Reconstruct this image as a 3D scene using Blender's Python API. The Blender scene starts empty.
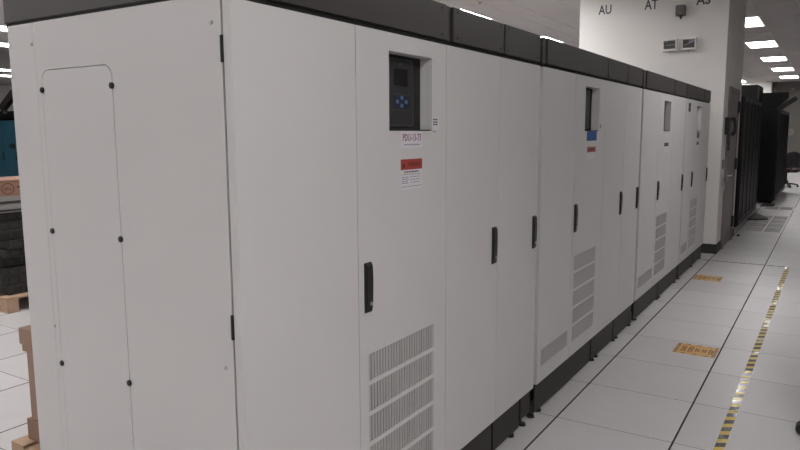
import bpy, bmesh, math, random
from mathutils import Vector, Matrix
random.seed(7)
S = bpy.context.scene
COL = S.collection
PI = math.pi

# ------------------------------------------------------------------ camera, light, exposure
cam_d = bpy.data.cameras.new('camera')
cam = bpy.data.objects.new('camera', cam_d)
COL.objects.link(cam)
cam_d.sensor_fit = 'HORIZONTAL'
cam_d.sensor_width = 36.0
cam_d.lens = 684.86 / 800 * 36.0
cam_d.clip_start = 0.05
R_ = Vector((0.8465366, 0.53230657, -0.00505019))
U_ = Vector((-0.06621759, 0.11471078, 0.99118952))
F_ = Vector((-0.528196, 0.8387438, -0.13235493))
M4 = Matrix.Identity(4)
for i in range(3):
    M4[i][0], M4[i][1], M4[i][2] = R_[i], U_[i], -F_[i]
M4[0][3], M4[1][3], M4[2][3] = 1.20193, -3.52650, 1.56309
cam.matrix_world = M4
S.camera = cam

S.view_settings.view_transform = 'Standard'
S.view_settings.look = 'None'
S.view_settings.gamma = 1.0
S.view_settings.use_curve_mapping = False
S.view_settings.exposure = 2.12
LAMP = 6.5                       # strength of the ceiling light diffusers
LAMP_COL = (1.0, 0.98, 0.975, 1)

wld = bpy.data.worlds.new('world')
S.world = wld
wld.use_nodes = True
wld.node_tree.nodes['Background'].inputs[0].default_value = (0.05, 0.05, 0.05, 1)
wld.node_tree.nodes['Background'].inputs[1].default_value = 1.0

# ------------------------------------------------------------------ materials
def mat(name, col, rough=0.5, metal=0.0, noise=0.0, nscale=8.0, bump=0.0, bscale=300.0, spec=0.5, emit=None, estr=0.0):
    m = bpy.data.materials.new(name)
    m.use_nodes = True
    nt = m.node_tree
    b = nt.nodes['Principled BSDF']
    b.inputs['Base Color'].default_value = (*col, 1)
    b.inputs['Roughness'].default_value = rough
    b.inputs['Metallic'].default_value = metal
    b.inputs['Specular IOR Level'].default_value = spec
    if noise or bump:
        tc = nt.nodes.new('ShaderNodeTexCoord')
    if noise:
        n = nt.nodes.new('ShaderNodeTexNoise')
        n.inputs['Scale'].default_value = nscale
        n.inputs['Detail'].default_value = 5
        nt.links.new(tc.outputs['Object'], n.inputs['Vector'])
        r = nt.nodes.new('ShaderNodeMix')
        r.data_type = 'RGBA'
        r.inputs[6].default_value = (*[c * (1 - noise) for c in col], 1)
        r.inputs[7].default_value = (*[min(1, c * (1 + noise)) for c in col], 1)
        nt.links.new(n.outputs[0], r.inputs[0])
        nt.links.new(r.outputs[2], b.inputs['Base Color'])
    if bump:
        n2 = nt.nodes.new('ShaderNodeTexNoise')
        n2.inputs['Scale'].default_value = bscale
        n2.inputs['Detail'].default_value = 2
        nt.links.new(tc.outputs['Object'], n2.inputs['Vector'])
        bp = nt.nodes.new('ShaderNodeBump')
        bp.inputs['Strength'].default_value = bump
        bp.inputs['Distance'].default_value = 0.001
        nt.links.new(n2.outputs[0], bp.inputs['Height'])
        nt.links.new(bp.outputs[0], b.inputs['Normal'])
    if emit:
        b.inputs['Emission Color'].default_value = emit
        b.inputs['Emission Strength'].default_value = estr
    return m

M = {}
M['cab'] = mat('cabinet_paint', (0.56, 0.545, 0.54), 0.42, noise=0.03, nscale=3, bump=0.25, bscale=450)
M['cab_in'] = mat('cabinet_inside', (0.10, 0.095, 0.09), 0.8, noise=0.05)
M['recess'] = mat('recess_paint', (0.60, 0.575, 0.58), 0.4, noise=0.02)
M['crown'] = mat('crown_paint', (0.038, 0.031, 0.030), 0.5, noise=0.08, nscale=5, bump=0.3, bscale=400)
M['plinth'] = mat('plinth_paint', (0.019, 0.015, 0.013), 0.55, noise=0.15, nscale=6)
M['black'] = mat('black_plastic', (0.012, 0.011, 0.011), 0.38, noise=0.1)
M['black_matt'] = mat('black_matt', (0.010, 0.009, 0.009), 0.8, noise=0.1)
M['grille_bar'] = mat('grille_bar', (0.42, 0.405, 0.40), 0.5, noise=0.03)
M['grille_back'] = mat('grille_backing', (0.17, 0.16, 0.157), 0.8, noise=0.05)
M['screw'] = mat('screw_dark', (0.03, 0.028, 0.026), 0.4, metal=0.6, noise=0.05)
M['steel'] = mat('steel', (0.45, 0.44, 0.43), 0.35, metal=0.9, noise=0.05)
M['panel_grey'] = mat('display_grey', (0.026, 0.024, 0.026), 0.45, noise=0.06)
M['lcd'] = mat('lcd_glass', (0.014, 0.012, 0.013), 0.25, noise=0.05)
M['line'] = mat('display_line', (0.060, 0.064, 0.060), 0.5, noise=0.05)
M['keypad'] = mat('keypad_blue', (0.012, 0.018, 0.045), 0.4, noise=0.05)
M['key'] = mat('key_pale_blue', (0.09, 0.15, 0.28), 0.4, noise=0.05)
M['paper'] = mat('label_white', (0.62, 0.59, 0.62), 0.5, noise=0.03)
M['red'] = mat('label_red', (0.33, 0.045, 0.035), 0.5, noise=0.05)
M['blue'] = mat('label_blue', (0.020, 0.075, 0.26), 0.5, noise=0.05)
M['purple'] = mat('ink_purple', (0.14, 0.015, 0.10), 0.5, noise=0.03)
M['ink_red'] = mat('ink_dark_red', (0.09, 0.012, 0.010), 0.6, noise=0.03)
M['ink'] = mat('ink_dark', (0.05, 0.045, 0.055), 0.6, noise=0.03)
M['slat'] = mat('slat_grey', (0.38, 0.36, 0.36), 0.5, noise=0.05)
M['ink_grey'] = mat('ink_grey', (0.26, 0.25, 0.30), 0.6, noise=0.03)
M['wall'] = mat('wall_paint', (0.68, 0.657, 0.635), 0.75, noise=0.03, nscale=1.5, bump=0.2, bscale=120)
M['wall_back'] = mat('wall_back_paint', (0.105, 0.096, 0.088), 0.8, noise=0.06, nscale=1.0)
M['base'] = mat('baseboard_rubber', (0.028, 0.024, 0.022), 0.6, noise=0.1)
M['door'] = mat('door_brown_grey', (0.19, 0.165, 0.155), 0.5, noise=0.06, nscale=4)
M['frame'] = mat('door_frame_brown_grey', (0.16, 0.14, 0.13), 0.5, noise=0.05)
M['ceil'] = mat('ceiling_tile_mineral', (0.47, 0.445, 0.43), 0.9, noise=0.06, nscale=40, bump=0.4, bscale=150)
M['tbar'] = mat('ceiling_tbar', (0.50, 0.47, 0.45), 0.6, noise=0.03)
M['lampframe'] = mat('lamp_frame', (0.75, 0.73, 0.71), 0.5, noise=0.03)
M['lamp'] = mat('lamp_diffuser', (0.9, 0.9, 0.9), 0.5, noise=0.02, emit=LAMP_COL, estr=LAMP)
M['trim'] = mat('tile_edge_trim', (0.035, 0.032, 0.033), 0.7, noise=0.1, spec=0.2)
M['joint'] = mat('floor_joint', (0.006, 0.0055, 0.0055), 0.9, noise=0.1, spec=0.1)
M['rack'] = mat('rack_black', (0.005, 0.0045, 0.0045), 0.5, noise=0.1, spec=0.15)
M['rack_rail'] = mat('rack_rail', (0.010, 0.009, 0.009), 0.45, noise=0.1, spec=0.25)
M['wood'] = mat('pallet_wood', (0.41, 0.28, 0.18), 0.75, noise=0.25, nscale=12)
M['card_box'] = mat('cardboard_brown', (0.24, 0.125, 0.085), 0.85, noise=0.06, nscale=6)
M['card'] = mat('cardboard', (0.30, 0.195, 0.14), 0.85, noise=0.08, nscale=6)
M['card_dark'] = mat('cardboard_print', (0.07, 0.038, 0.028), 0.85, noise=0.08)
M['card_pale'] = mat('cardboard_pale', (0.31, 0.205, 0.15), 0.85, noise=0.08, nscale=6)
M['card_tray'] = mat('cardboard_tray', (0.25, 0.155, 0.105), 0.85, noise=0.08, nscale=6)
M['gear'] = mat('equipment_black', (0.008, 0.007, 0.006), 0.5, noise=0.25, nscale=20)
M['gear2'] = mat('equipment_charcoal', (0.022, 0.019, 0.017), 0.5, noise=0.2, nscale=20)
M['gear3'] = mat('equipment_grey', (0.22, 0.21, 0.20), 0.5, noise=0.1, nscale=20)
M['teal'] = mat('blue_door_paint', (0.016, 0.085, 0.13), 0.45, noise=0.15, nscale=5)
M['seat'] = mat('chair_fabric_red', (0.045, 0.010, 0.009), 0.8, noise=0.2)
M['chair'] = mat('chair_black', (0.016, 0.015, 0.015), 0.6, noise=0.15)
M['hand'] = mat('armrest_tan', (0.10, 0.045, 0.035), 0.7, noise=0.1)
M['device'] = mat('wall_device_grey', (0.15, 0.132, 0.125), 0.55, noise=0.08)
M['picture'] = mat('thermostat_dark', (0.07, 0.062, 0.055), 0.5, noise=0.5, nscale=14)
M['amber'] = mat('sticker_amber', (0.56, 0.31, 0.075), 0.4, noise=0.06)
M['amber_ink'] = mat('sticker_brown_ink', (0.25, 0.10, 0.02), 0.5, noise=0.1)
M['white_paint'] = mat('white_paint', (0.72, 0.70, 0.68), 0.5, noise=0.03)

def floor_mat():
    m = bpy.data.materials.new('floor_laminate')
    m.use_nodes = True
    nt = m.node_tree
    b = nt.nodes['Principled BSDF']
    tc = nt.nodes.new('ShaderNodeTexCoord')
    n = nt.nodes.new('ShaderNodeTexNoise'); n.inputs['Scale'].default_value = 130; n.inputs['Detail'].default_value = 4
    n2 = nt.nodes.new('ShaderNodeTexNoise'); n2.inputs['Scale'].default_value = 2.2; n2.inputs['Detail'].default_value = 3
    oi = nt.nodes.new('ShaderNodeObjectInfo')
    geo = nt.nodes.new('ShaderNodeNewGeometry')
    nt.links.new(geo.outputs['Position'], n.inputs['Vector'])
    nt.links.new(geo.outputs['Position'], n2.inputs['Vector'])
    r = nt.nodes.new('ShaderNodeValToRGB')
    r.color_ramp.elements[0].position = 0.35; r.color_ramp.elements[0].color = (0.47, 0.452, 0.456, 1)
    r.color_ramp.elements[1].position = 0.65; r.color_ramp.elements[1].color = (0.55, 0.53, 0.537, 1)
    ad = nt.nodes.new('ShaderNodeMath'); ad.operation = 'MULTIPLY_ADD'
    ad.inputs[1].default_value = 0.55
    mm = nt.nodes.new('ShaderNodeMath'); mm.operation = 'MULTIPLY_ADD'; mm.inputs[1].default_value = 0.25
    nt.links.new(n2.outputs[0], mm.inputs[0])
    ob = nt.nodes.new('ShaderNodeMath'); ob.operation = 'MULTIPLY'; ob.inputs[1].default_value = 0.2
    nt.links.new(oi.outputs['Random'], ob.inputs[0])
    nt.links.new(ob.outputs[0], mm.inputs[2])
    nt.links.new(n.outputs[0], ad.inputs[0]); nt.links.new(mm.outputs[0], ad.inputs[2])
    nt.links.new(ad.outputs[0], r.inputs[0])
    nt.links.new(r.outputs[0], b.inputs['Base Color'])
    b.inputs['Roughness'].default_value = 0.42
    return m
M['floor'] = floor_mat()

def far_floor_mat():        # the raised floor beyond the tiles that can be told apart
    m = floor_mat(); m.name = 'floor_laminate_far'
    nt = m.node_tree; b = nt.nodes['Principled BSDF']
    src = b.inputs['Base Color'].links[0].from_socket
    geo = nt.nodes.new('ShaderNodeNewGeometry')
    br = nt.nodes.new('ShaderNodeTexBrick')
    br.offset = 0.0; br.squash = 1.0
    br.inputs['Scale'].default_value = 1.0
    br.inputs['Mortar Size'].default_value = 0.003
    br.inputs['Brick Width'].default_value = 0.61
    br.inputs['Row Height'].default_value = 0.61
    br.inputs['Mortar'].default_value = (0.06, 0.055, 0.058, 1)
    nt.links.new(geo.outputs['Position'], br.inputs['Vector'])
    nt.links.new(src, br.inputs['Color1']); nt.links.new(src, br.inputs['Color2'])
    nt.links.new(br.outputs['Color'], b.inputs['Base Color'])
    return m
M['floor_far'] = far_floor_mat()

def tape_mat():             # yellow and black hazard tape, stripes across its length
    m = bpy.data.materials.new('hazard_tape')
    m.use_nodes = True
    nt = m.node_tree; b = nt.nodes['Principled BSDF']
    geo = nt.nodes.new('ShaderNodeNewGeometry')
    sp = nt.nodes.new('ShaderNodeSeparateXYZ')
    nt.links.new(geo.outputs['Position'], sp.inputs[0])
    a = nt.nodes.new('ShaderNodeMath'); a.operation = 'MULTIPLY_ADD'; a.inputs[1].default_value = -0.55
    nt.links.new(sp.outputs['X'], a.inputs[0]); nt.links.new(sp.outputs['Y'], a.inputs[2])
    d = nt.nodes.new('ShaderNodeMath'); d.operation = 'DIVIDE'; d.inputs[1].default_value = 0.108
    nt.links.new(a.outputs[0], d.inputs[0])
    f = nt.nodes.new('ShaderNodeMath'); f.operation = 'FRACT'
    nt.links.new(d.outputs[0], f.inputs[0])
    g = nt.nodes.new('ShaderNodeMath'); g.operation = 'GREATER_THAN'; g.inputs[1].default_value = 0.48
    nt.links.new(f.outputs[0], g.inputs[0])
    mx = nt.nodes.new('ShaderNodeMix'); mx.data_type = 'RGBA'
    mx.inputs[6].default_value = (0.52, 0.36, 0.07, 1)
    mx.inputs[7].default_value = (0.010, 0.008, 0.006, 1)
    nt.links.new(g.outputs[0], mx.inputs[0])
    nt.links.new(mx.outputs[2], b.inputs['Base Color'])
    wn = nt.nodes.new('ShaderNodeTexNoise'); wn.inputs['Scale'].default_value = 3.1; wn.inputs['Detail'].default_value = 3   # worn and glossy patches
    nt.links.new(geo.outputs['Position'], wn.inputs['Vector'])
    wr = nt.nodes.new('ShaderNodeMapRange'); wr.inputs[1].default_value = 0.38; wr.inputs[2].default_value = 0.56; wr.inputs[3].default_value = 0.14; wr.inputs[4].default_value = 0.46
    nt.links.new(wn.outputs[0], wr.inputs[0]); nt.links.new(wr.outputs[0], b.inputs['Roughness'])
    b.inputs['Specular IOR Level'].default_value = 0.22
    n = nt.nodes.new('ShaderNodeTexNoise'); n.inputs['Scale'].default_value = 14
    nt.links.new(geo.outputs['Position'], n.inputs['Vector'])
    bp = nt.nodes.new('ShaderNodeBump'); bp.inputs['Strength'].default_value = 0.10; bp.inputs['Distance'].default_value = 0.004
    nt.links.new(n.outputs[0], bp.inputs['Height']); nt.links.new(bp.outputs[0], b.inputs['Normal'])
    return m
M['tape'] = tape_mat()

# ------------------------------------------------------------------ mesh helpers
class MB:
    """collects geometry in world coordinates; build() links it as one mesh object"""
    def __init__(s):
        s.v = []; s.f = []; s.mi = []; s.cur = 0
    def add(s, vs, fs):
        o = len(s.v)
        s.v += [tuple(v) for v in vs]
        s.f += [tuple(i + o for i in f) for f in fs]
        s.mi += [s.cur] * len(fs)
        return s
    def use(s, i):
        s.cur = i; return s
    def box(s, x0, x1, y0, y1, z0, z1, bev=0.0, rot=None):
        if bev <= 0:
            vs = [(x, y, z) for x in (x0, x1) for y in (y0, y1) for z in (z0, z1)]
            fs = [(0, 1, 3, 2), (4, 6, 7, 5), (0, 4, 5, 1), (2, 3, 7, 6), (0, 2, 6, 4), (1, 5, 7, 3)]
        else:
            bm = bmesh.new()
            bmesh.ops.create_cube(bm, size=1)
            for v in bm.verts:
                v.co = Vector(((x0 + x1) / 2 + v.co.x * (x1 - x0), (y0 + y1) / 2 + v.co.y * (y1 - y0), (z0 + z1) / 2 + v.co.z * (z1 - z0)))
            bmesh.ops.bevel(bm, geom=bm.edges[:], offset=bev, segments=2, profile=0.6, affect='EDGES', clamp_overlap=True)
            bm.verts.index_update()
            vs = [tuple(v.co) for v in bm.verts]; fs = [tuple(v.index for v in f.verts) for f in bm.faces]
            bm.free()
        if rot:
            c, ax, an = rot
            R = Matrix.Rotation(an, 3, ax); c = Vector(c)
            vs = [tuple(R @ (Vector(v) - c) + c) for v in vs]
        return s.add(vs, fs)
    def tube(s, pts, r, n=8, caps=True):
        pts = [Vector(p) for p in pts]
        rs = r if isinstance(r, (list, tuple)) else [r] * len(pts)
        vs = []; fs = []
        prev = None
        for i, p in enumerate(pts):
            a = pts[max(i - 1, 0)]; b = pts[min(i + 1, len(pts) - 1)]
            d = (b - a).normalized()
            if prev is None:
                e = d.orthogonal().normalized()
            else:
                e = (prev - d * prev.dot(d))
                e = e.normalized() if e.length > 1e-6 else d.orthogonal().normalized()
            prev = e
            g = d.cross(e)
            for k in range(n):
                t = 2 * PI * k / n
                vs.append(tuple(p + (e * math.cos(t) + g * math.sin(t)) * rs[i]))
        for i in range(len(pts) - 1):
            for k in range(n):
                k2 = (k + 1) % n
                fs.append((i * n + k, i * n + k2, (i + 1) * n + k2, (i + 1) * n + k))
        if caps:
            fs.append(tuple(range(n))[::-1]); fs.append(tuple((len(pts) - 1) * n + k for k in range(n)))
        return s.add(vs, fs)
    def prism(s, poly, axis, a0, a1):
        """poly of 2D points in the other two axes (in x,y,z order), extruded along axis"""
        n = len(poly)
        def P(p, a):
            q = list(p); q.insert(axis, a); return tuple(q)
        vs = [P(p, a0) for p in poly] + [P(p, a1) for p in poly]
        fs = [tuple(range(n))[::-1], tuple(range(n, 2 * n))]
        for k in range(n):
            k2 = (k + 1) % n
            fs.append((k, k2, n + k2, n + k))
        return s.add(vs, fs)
    def plate(s, y0, y1, z0, z1, xb, xf, holes=()):
        """a panel in the y-z plane facing +x with rectangular holes cut right through"""
        ys = sorted({y0, y1} | {h[0] for h in holes} | {h[1] for h in holes})
        zs = sorted({z0, z1} | {h[2] for h in holes} | {h[3] for h in holes})
        ny, nz = len(ys) - 1, len(zs) - 1
        def solid(i, j):
            if not (0 <= i < ny and 0 <= j < nz): return False
            cy, cz = (ys[i] + ys[i + 1]) / 2, (zs[j] + zs[j + 1]) / 2
            return not any(h[0] < cy < h[1] and h[2] < cz < h[3] for h in holes)
        idx = {}; vs = []; fs = []
        def V(i, j, k):
            if (i, j, k) not in idx:
                idx[(i, j, k)] = len(vs); vs.append(((xb, xf)[k], ys[i], zs[j]))
            return idx[(i, j, k)]
        for i in range(ny):
            for j in range(nz):
                if not solid(i, j): continue
                fs.append((V(i, j, 1), V(i + 1, j, 1), V(i + 1, j + 1, 1), V(i, j + 1, 1)))
                fs.append((V(i, j, 0), V(i, j + 1, 0), V(i + 1, j + 1, 0), V(i + 1, j, 0)))
                if not solid(i - 1, j): fs.append((V(i, j, 0), V(i, j, 1), V(i, j + 1, 1), V(i, j + 1, 0)))
                if not solid(i + 1, j): fs.append((V(i + 1, j, 1), V(i + 1, j, 0), V(i + 1, j + 1, 0), V(i + 1, j + 1, 1)))
                if not solid(i, j - 1): fs.append((V(i, j, 0), V(i + 1, j, 0), V(i + 1, j, 1), V(i, j, 1)))
                if not solid(i, j + 1): fs.append((V(i, j + 1, 1), V(i + 1, j + 1, 1), V(i + 1, j + 1, 0), V(i, j + 1, 0)))
        return s.add(vs, fs)
    def build(s, name, mats, parent=None, smooth=False):
        org = root_of(parent).location if parent else Vector((0, 0, 0))
        own = Vector((0, 0, 0))
        if parent is None and s.v:            # a top-level mesh gets its origin at the middle of its base
            xs, ys, zs = zip(*s.v)
            own = Vector(((min(xs) + max(xs)) / 2, (min(ys) + max(ys)) / 2, min(zs)))
        elif s.v:                             # a part keeps its own local origin at its middle
            xs, ys, zs = zip(*s.v)
            own = Vector(((min(xs) + max(xs)) / 2, (min(ys) + max(ys)) / 2, (min(zs) + max(zs)) / 2))
        me = bpy.data.meshes.new(name)
        me.from_pydata([(v[0] - own.x, v[1] - own.y, v[2] - own.z) for v in s.v], [], s.f)
        if not isinstance(mats, (list, tuple)): mats = [mats]
        for m in mats: me.materials.append(m)
        if len(mats) > 1: me.polygons.foreach_set('material_index', s.mi)
        bm = bmesh.new(); bm.from_mesh(me); bmesh.ops.recalc_face_normals(bm, faces=bm.faces[:]); bm.to_mesh(me); bm.free()
        if smooth:
            me.polygons.foreach_set('use_smooth', [True] * len(me.polygons))
        me.update()
        o = bpy.data.objects.new(name, me)
        COL.objects.link(o)
        if parent:
            o.parent = parent
            o.location = own - world_loc(parent)
        else:
            o.location = own
        WL[o.name] = own
        return o

WL = {}
def world_loc(o):
    return WL[o.name] if o.name in WL else Vector(o.location)
def root_of(o):
    while o.parent: o = o.parent
    return o
def tag(o, label=None, cat=None, group=None, kind=None):
    if label: o['label'] = label
    if cat: o['category'] = cat
    if group: o['group'] = group
    if kind: o['kind'] = kind
    return o
def thing(name, label, cat, loc, group=None):
    o = bpy.data.objects.new(name, None)
    o.empty_display_size = 0.1
    COL.objects.link(o)
    o.location = loc
    WL[o.name] = Vector(loc)
    return tag(o, label, cat, group)
def struct(mb, name, m, parent=None):
    o = mb.build(name, m, parent)
    if parent is None: o['kind'] = 'structure'
    return o

def text(txt, name, parent, m, centre, w, h, facing, depth=0.0006):
    """flat lettering fitted to w x h metres; facing '+x', '-y' or 'up' (read looking along +y)"""
    cu = bpy.data.curves.new('tmp_text', 'FONT')
    cu.body = txt; cu.size = 1.0; cu.align_x = 'CENTER'; cu.align_y = 'CENTER'
    cu.resolution_u = 2; cu.offset = 0.018
    to = bpy.data.objects.new('tmp_text', cu)
    COL.objects.link(to)
    bpy.context.view_layer.update()
    dg = bpy.context.evaluated_depsgraph_get()
    me = bpy.data.meshes.new_from_object(to.evaluated_get(dg))
    xs = [v.co.x for v in me.vertices]; ys = [v.co.y for v in me.vertices]
    cx, cy = (min(xs) + max(xs)) / 2, (min(ys) + max(ys)) / 2
    sx, sy = w / (max(xs) - min(xs)), h / (max(ys) - min(ys))
    vs = []
    for v in me.vertices:
        a, b = (v.co.x - cx) * sx, (v.co.y - cy) * sy
        if facing == '+x': vs.append((centre[0], centre[1] + a, centre[2] + b))
        elif facing == '-y': vs.append((centre[0] + a, centre[1], centre[2] + b))
        else: vs.append((centre[0] + a, centre[1] + b, centre[2]))
    mb = MB().add(vs, [tuple(p.vertices) for p in me.polygons])
    bpy.data.objects.remove(to); bpy.data.curves.remove(cu); bpy.data.meshes.remove(me)
    return mb.build(name, m, parent)

def outline_plate(outer, holes, xb_axis, a0, a1):
    """flat plate with an outline and holes of any shape, in two axes, thickened along the third"""
    bm = bmesh.new()
    edges = []
    def P(p, a):
        q = list(p); q.insert(xb_axis, a); return Vector(q)
    for loop in [outer] + list(holes):
        vs = [bm.verts.new(P(p, a0)) for p in loop]
        for i in range(len(vs)):
            edges.append(bm.edges.new((vs[i], vs[(i + 1) % len(vs)])))
    bmesh.ops.triangle_fill(bm, use_beauty=True, use_dissolve=False, edges=edges)
    r = bmesh.ops.extrude_face_region(bm, geom=bm.faces[:])
    for e in r['geom']:
        if isinstance(e, bmesh.types.BMVert): e.co[xb_axis] = a1
    bm.verts.index_update()
    mb = MB().add([tuple(v.co) for v in bm.verts], [tuple(v.index for v in f.verts) for f in bm.faces])
    bm.free()
    return mb
def round_rect(x0, x1, y0, y1, r, n=5):
    pts = []
    for cx, cy, a0 in ((x1 - r, y1 - r, 0), (x0 + r, y1 - r, 90), (x0 + r, y0 + r, 180), (x1 - r, y0 + r, 270)):
        for k in range(n + 1):
            a = math.radians(a0 + 90 * k / n)
            pts.append((cx + r * math.cos(a), cy + r * math.sin(a)))
    return pts

# ------------------------------------------------------------------ room shell
H = 3.50                  # ceiling height
T = 0.61                  # floor tile
X0, X1, Y0, Y1 = -26.0, 5.2, -9.0, 27.7

floor = struct(MB().box(X0, X1, Y0, Y1, -0.25, -0.022), 'floor', M['joint'])
# tiles that can be told apart: each its own object (shared mesh)
tile_m = bpy.data.meshes.new('floor_tile')
def shared_box(me, w, d, h, bev, m):
    b = MB().box(-w / 2, w / 2, -d / 2, d / 2, -h, 0, bev)
    me.from_pydata(b.v, [], b.f); me.materials.append(m); me.update()
def tile_mesh(me, w, d):
    """laminate top with the dark trim of a raised-floor panel round its edge"""
    w -= 0.002; d -= 0.002
    b = MB()
    a, c = w / 2, d / 2
    e = 0.003
    b.add([(-a + e, -c + e * 0.25, 0), (a - e, -c + e * 0.25, 0), (a - e, c - e * 0.25, 0), (-a + e, c - e * 0.25, 0)], [(0, 1, 2, 3)])
    b.use(1)
    o = [(-a, -c), (a, -c), (a, c), (-a, c)]; n = [(-a + e, -c + e * 0.25), (a - e, -c + e * 0.25), (a - e, c - e * 0.25), (-a + e, c - e * 0.25)]
    vs = [(*p, 0) for p in n] + [(*p, -0.0008) for p in o] + [(*p, -0.02) for p in o]
    fs = []
    for k in range(4):
        q = (k + 1) % 4
        fs.append((k, 4 + k, 4 + q, q)); fs.append((4 + k, 8 + k, 8 + q, 4 + q))
    b.add(vs, fs)
    me.from_pydata(b.v, [], b.f)
    me.materials.append(M['floor']); me.materials.append(M['trim'])
    me.polygons.foreach_set('material_index', b.mi); me.update()
tile_mesh(tile_m, T - 0.002, T - 0.0003)
perf_cells = {(0, j) for j in (14, 15, 16, 17, 20)}
tiles = set()
for i in range(-1, 3):
    for j in range(-4, 25):
        tiles.add((i, j))
for i in range(-10, -1):
    for j in range(-5, 3):
        if i * T < -1.0: tiles.add((i, j))
tiles = {t for t in tiles if t not in perf_cells}
def inst(me, name, parent, loc):
    o = bpy.data.objects.new(name, me); COL.objects.link(o); o.parent = parent
    o.location = Vector(loc) - world_loc(parent)
    return o
for (i, j) in sorted(tiles):
    # the two long joints beside the aisle tiles are open a little wider than the cross joints
    inst(tile_m, 'floor_tile', floor, ((i + 0.5) * T, (j + 0.5) * T, 0))
# the rest of the raised floor, too far off or out of frame to tell its tiles apart
far = MB()
covered = tiles | perf_cells
imin, imax = math.floor(X0 / T), math.ceil(X1 / T)
for j in range(math.floor(Y0 / T), math.ceil(Y1 / T)):
    i = imin
    while i < imax:
        if (i, j) in covered: i += 1; continue
        k = i
        while k < imax and (k, j) not in covered: k += 1
        xa, xb = max(i * T, X0), min(k * T, X1); ya, yb = max(j * T, Y0), min((j + 1) * T, Y1)
        far.add([(xa, ya, -0.0004), (xb, ya, -0.0004), (xb, yb, -0.0004), (xa, yb, -0.0004)], [(0, 1, 2, 3)])
        i = k
ff = far.build('far_floor_tiles', M['floor_far'], floor); ff['kind'] = 'stuff'

# perforated air tiles: frame with two fields of slats
for (i, j) in sorted(perf_cells):
    x0, y0 = i * T + 0.002, j * T + 0.002; x1, y1 = x0 + T - 0.004, y0 + T - 0.004
    b = MB()
    holes = []
    for hx0, hx1 in ((x0 + 0.085, x0 + 0.325), (x0 + 0.355, x1 - 0.03)):
        for k in range(2):
            holes.append((hx0, hx1, y0 + 0.035 + k * 0.275, y0 + 0.285 + k * 0.275))
    # plate() works in y-z facing +x: turn it to lie flat
    p = MB().plate(x0, x1, y0, y1, -0.02, 0.0, holes)
    b.add([(v[1], v[2], v[0]) for v in p.v], p.f)
    t = b.build('perforated_floor_tile', M['floor'], floor)
    g = MB()
    for h in holes:
        n = 7
        for k in range(n):
            yy = h[2] + (k + 0.5) * (h[3] - h[2]) / n
            g.box(h[0], h[1], yy - 0.0115, yy + 0.0115, -0.012, -0.002)
        for k in range(1, 4):
            xx = h[0] + k * (h[1] - h[0]) / 4
            g.box(xx - 0.006, xx + 0.006, h[2], h[3], -0.012, -0.003)
    g.build('slat_field', M['slat'], t)

ceiling = struct(MB().box(X0, X1, Y0, Y1, H + 0.02, H + 0.15), 'ceiling', M['ceil'])
colsR = [(k * T, (k + 1) * T) for k in range(-5, 3)]           # tile columns above the aisle side
colsL = [(-3.45, -3.05), (-3.86, -3.45), (-4.47, -3.86), (-5.08, -4.47)]
lamp_spots = []
# lamps: (x0, y0, label or None)
row_words = ['nearest', 'second', 'third', 'fourth', 'farthest']
for k in range(5):
    lamp_spots.append((-T, 9.85 + 3.66 * k, 'bright ceiling light over the right aisle, %s of the row of five' % row_words[k], 'ceiling lights over the aisle'))
lamp_spots.append((-4.47, 6.36, 'thin lit ceiling light strip above the nearest cabinet, left of the wall column', 'ceiling lights behind the cabinets'))
lamp_spots.append((-4.47, 10.05, 'short lit ceiling light strip above the second cabinet, just left of the wall column', 'ceiling lights behind the cabinets'))
lamp_spots.append((-2.44, 25.7, 'tiny far ceiling light touching the right edge of the white wall column', 'ceiling lights over the aisle'))
lamp_spots.append((-12.06, 2.75, 'thick ceiling light glimpsed at the left edge, topmost of four', 'ceiling lights at the left edge'))
lamp_spots.append((-14.35, 4.45, 'thin tapering ceiling light at the left edge, second from the top of four', 'ceiling lights at the left edge'))
lamp_spots.append((-20.18, 7.3, 'ceiling light at the left edge, third from the top of four', 'ceiling lights at the left edge'))
lamp_spots.append((-22.15, 8.4, 'ceiling light at the left edge, lowest of four', 'ceiling lights at the left edge'))
hidden = [(1.9, -3.5), (2.8, -3.5), (2.3, -7.0), (0.9, 2.6), (3.5, 12.3), (-2.75, 4.15), (-2.44, -5.4), (-11.55, -2.0), (-11.55, 9.0)]  # unseen lamps, added and placed for the light they throw
for y in (-4.6, -0.95, 2.7, 13.7, 17.4): hidden.append((-4.47, y))
for y in (-4.6, -0.95, 2.7, 6.4, 10.0): hidden.append((-8.2, y))
for (x, y) in hidden:
    lamp_spots.append((x, y, 'unseen ceiling light added beyond the frame to light the room', 'added ceiling lights beyond the frame'))
fr_me = bpy.data.meshes.new('lamp_frame'); df_me = bpy.data.meshes.new('lamp_diffuser')
b = MB()
L2 = 2 * T
for bx in ((0, 0.03, 0, L2), (T - 0.03, T, 0, L2), (0.03, T - 0.03, 0, 0.03), (0.03, T - 0.03, L2 - 0.03, L2)):
    b.box(*bx, -0.006, 0.018)
fr_me.from_pydata(b.v, [], b.f); fr_me.materials.append(M['lampframe']); fr_me.update()
b = MB().box(0.03, T - 0.03, 0.03, L2 - 0.03, 0.002, 0.012, 0.004)
df_me.from_pydata(b.v, [], b.f); df_me.materials.append(M['lamp']); df_me.update()
for (x, y, lab, grp) in lamp_spots:
    t = thing('ceiling_light', lab, 'ceiling light', (x, y, H), grp)
    for nm, me in (('frame', fr_me), ('diffuser', df_me)):
        o = bpy.data.objects.new(nm, me); COL.objects.link(o); o.parent = t

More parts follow.
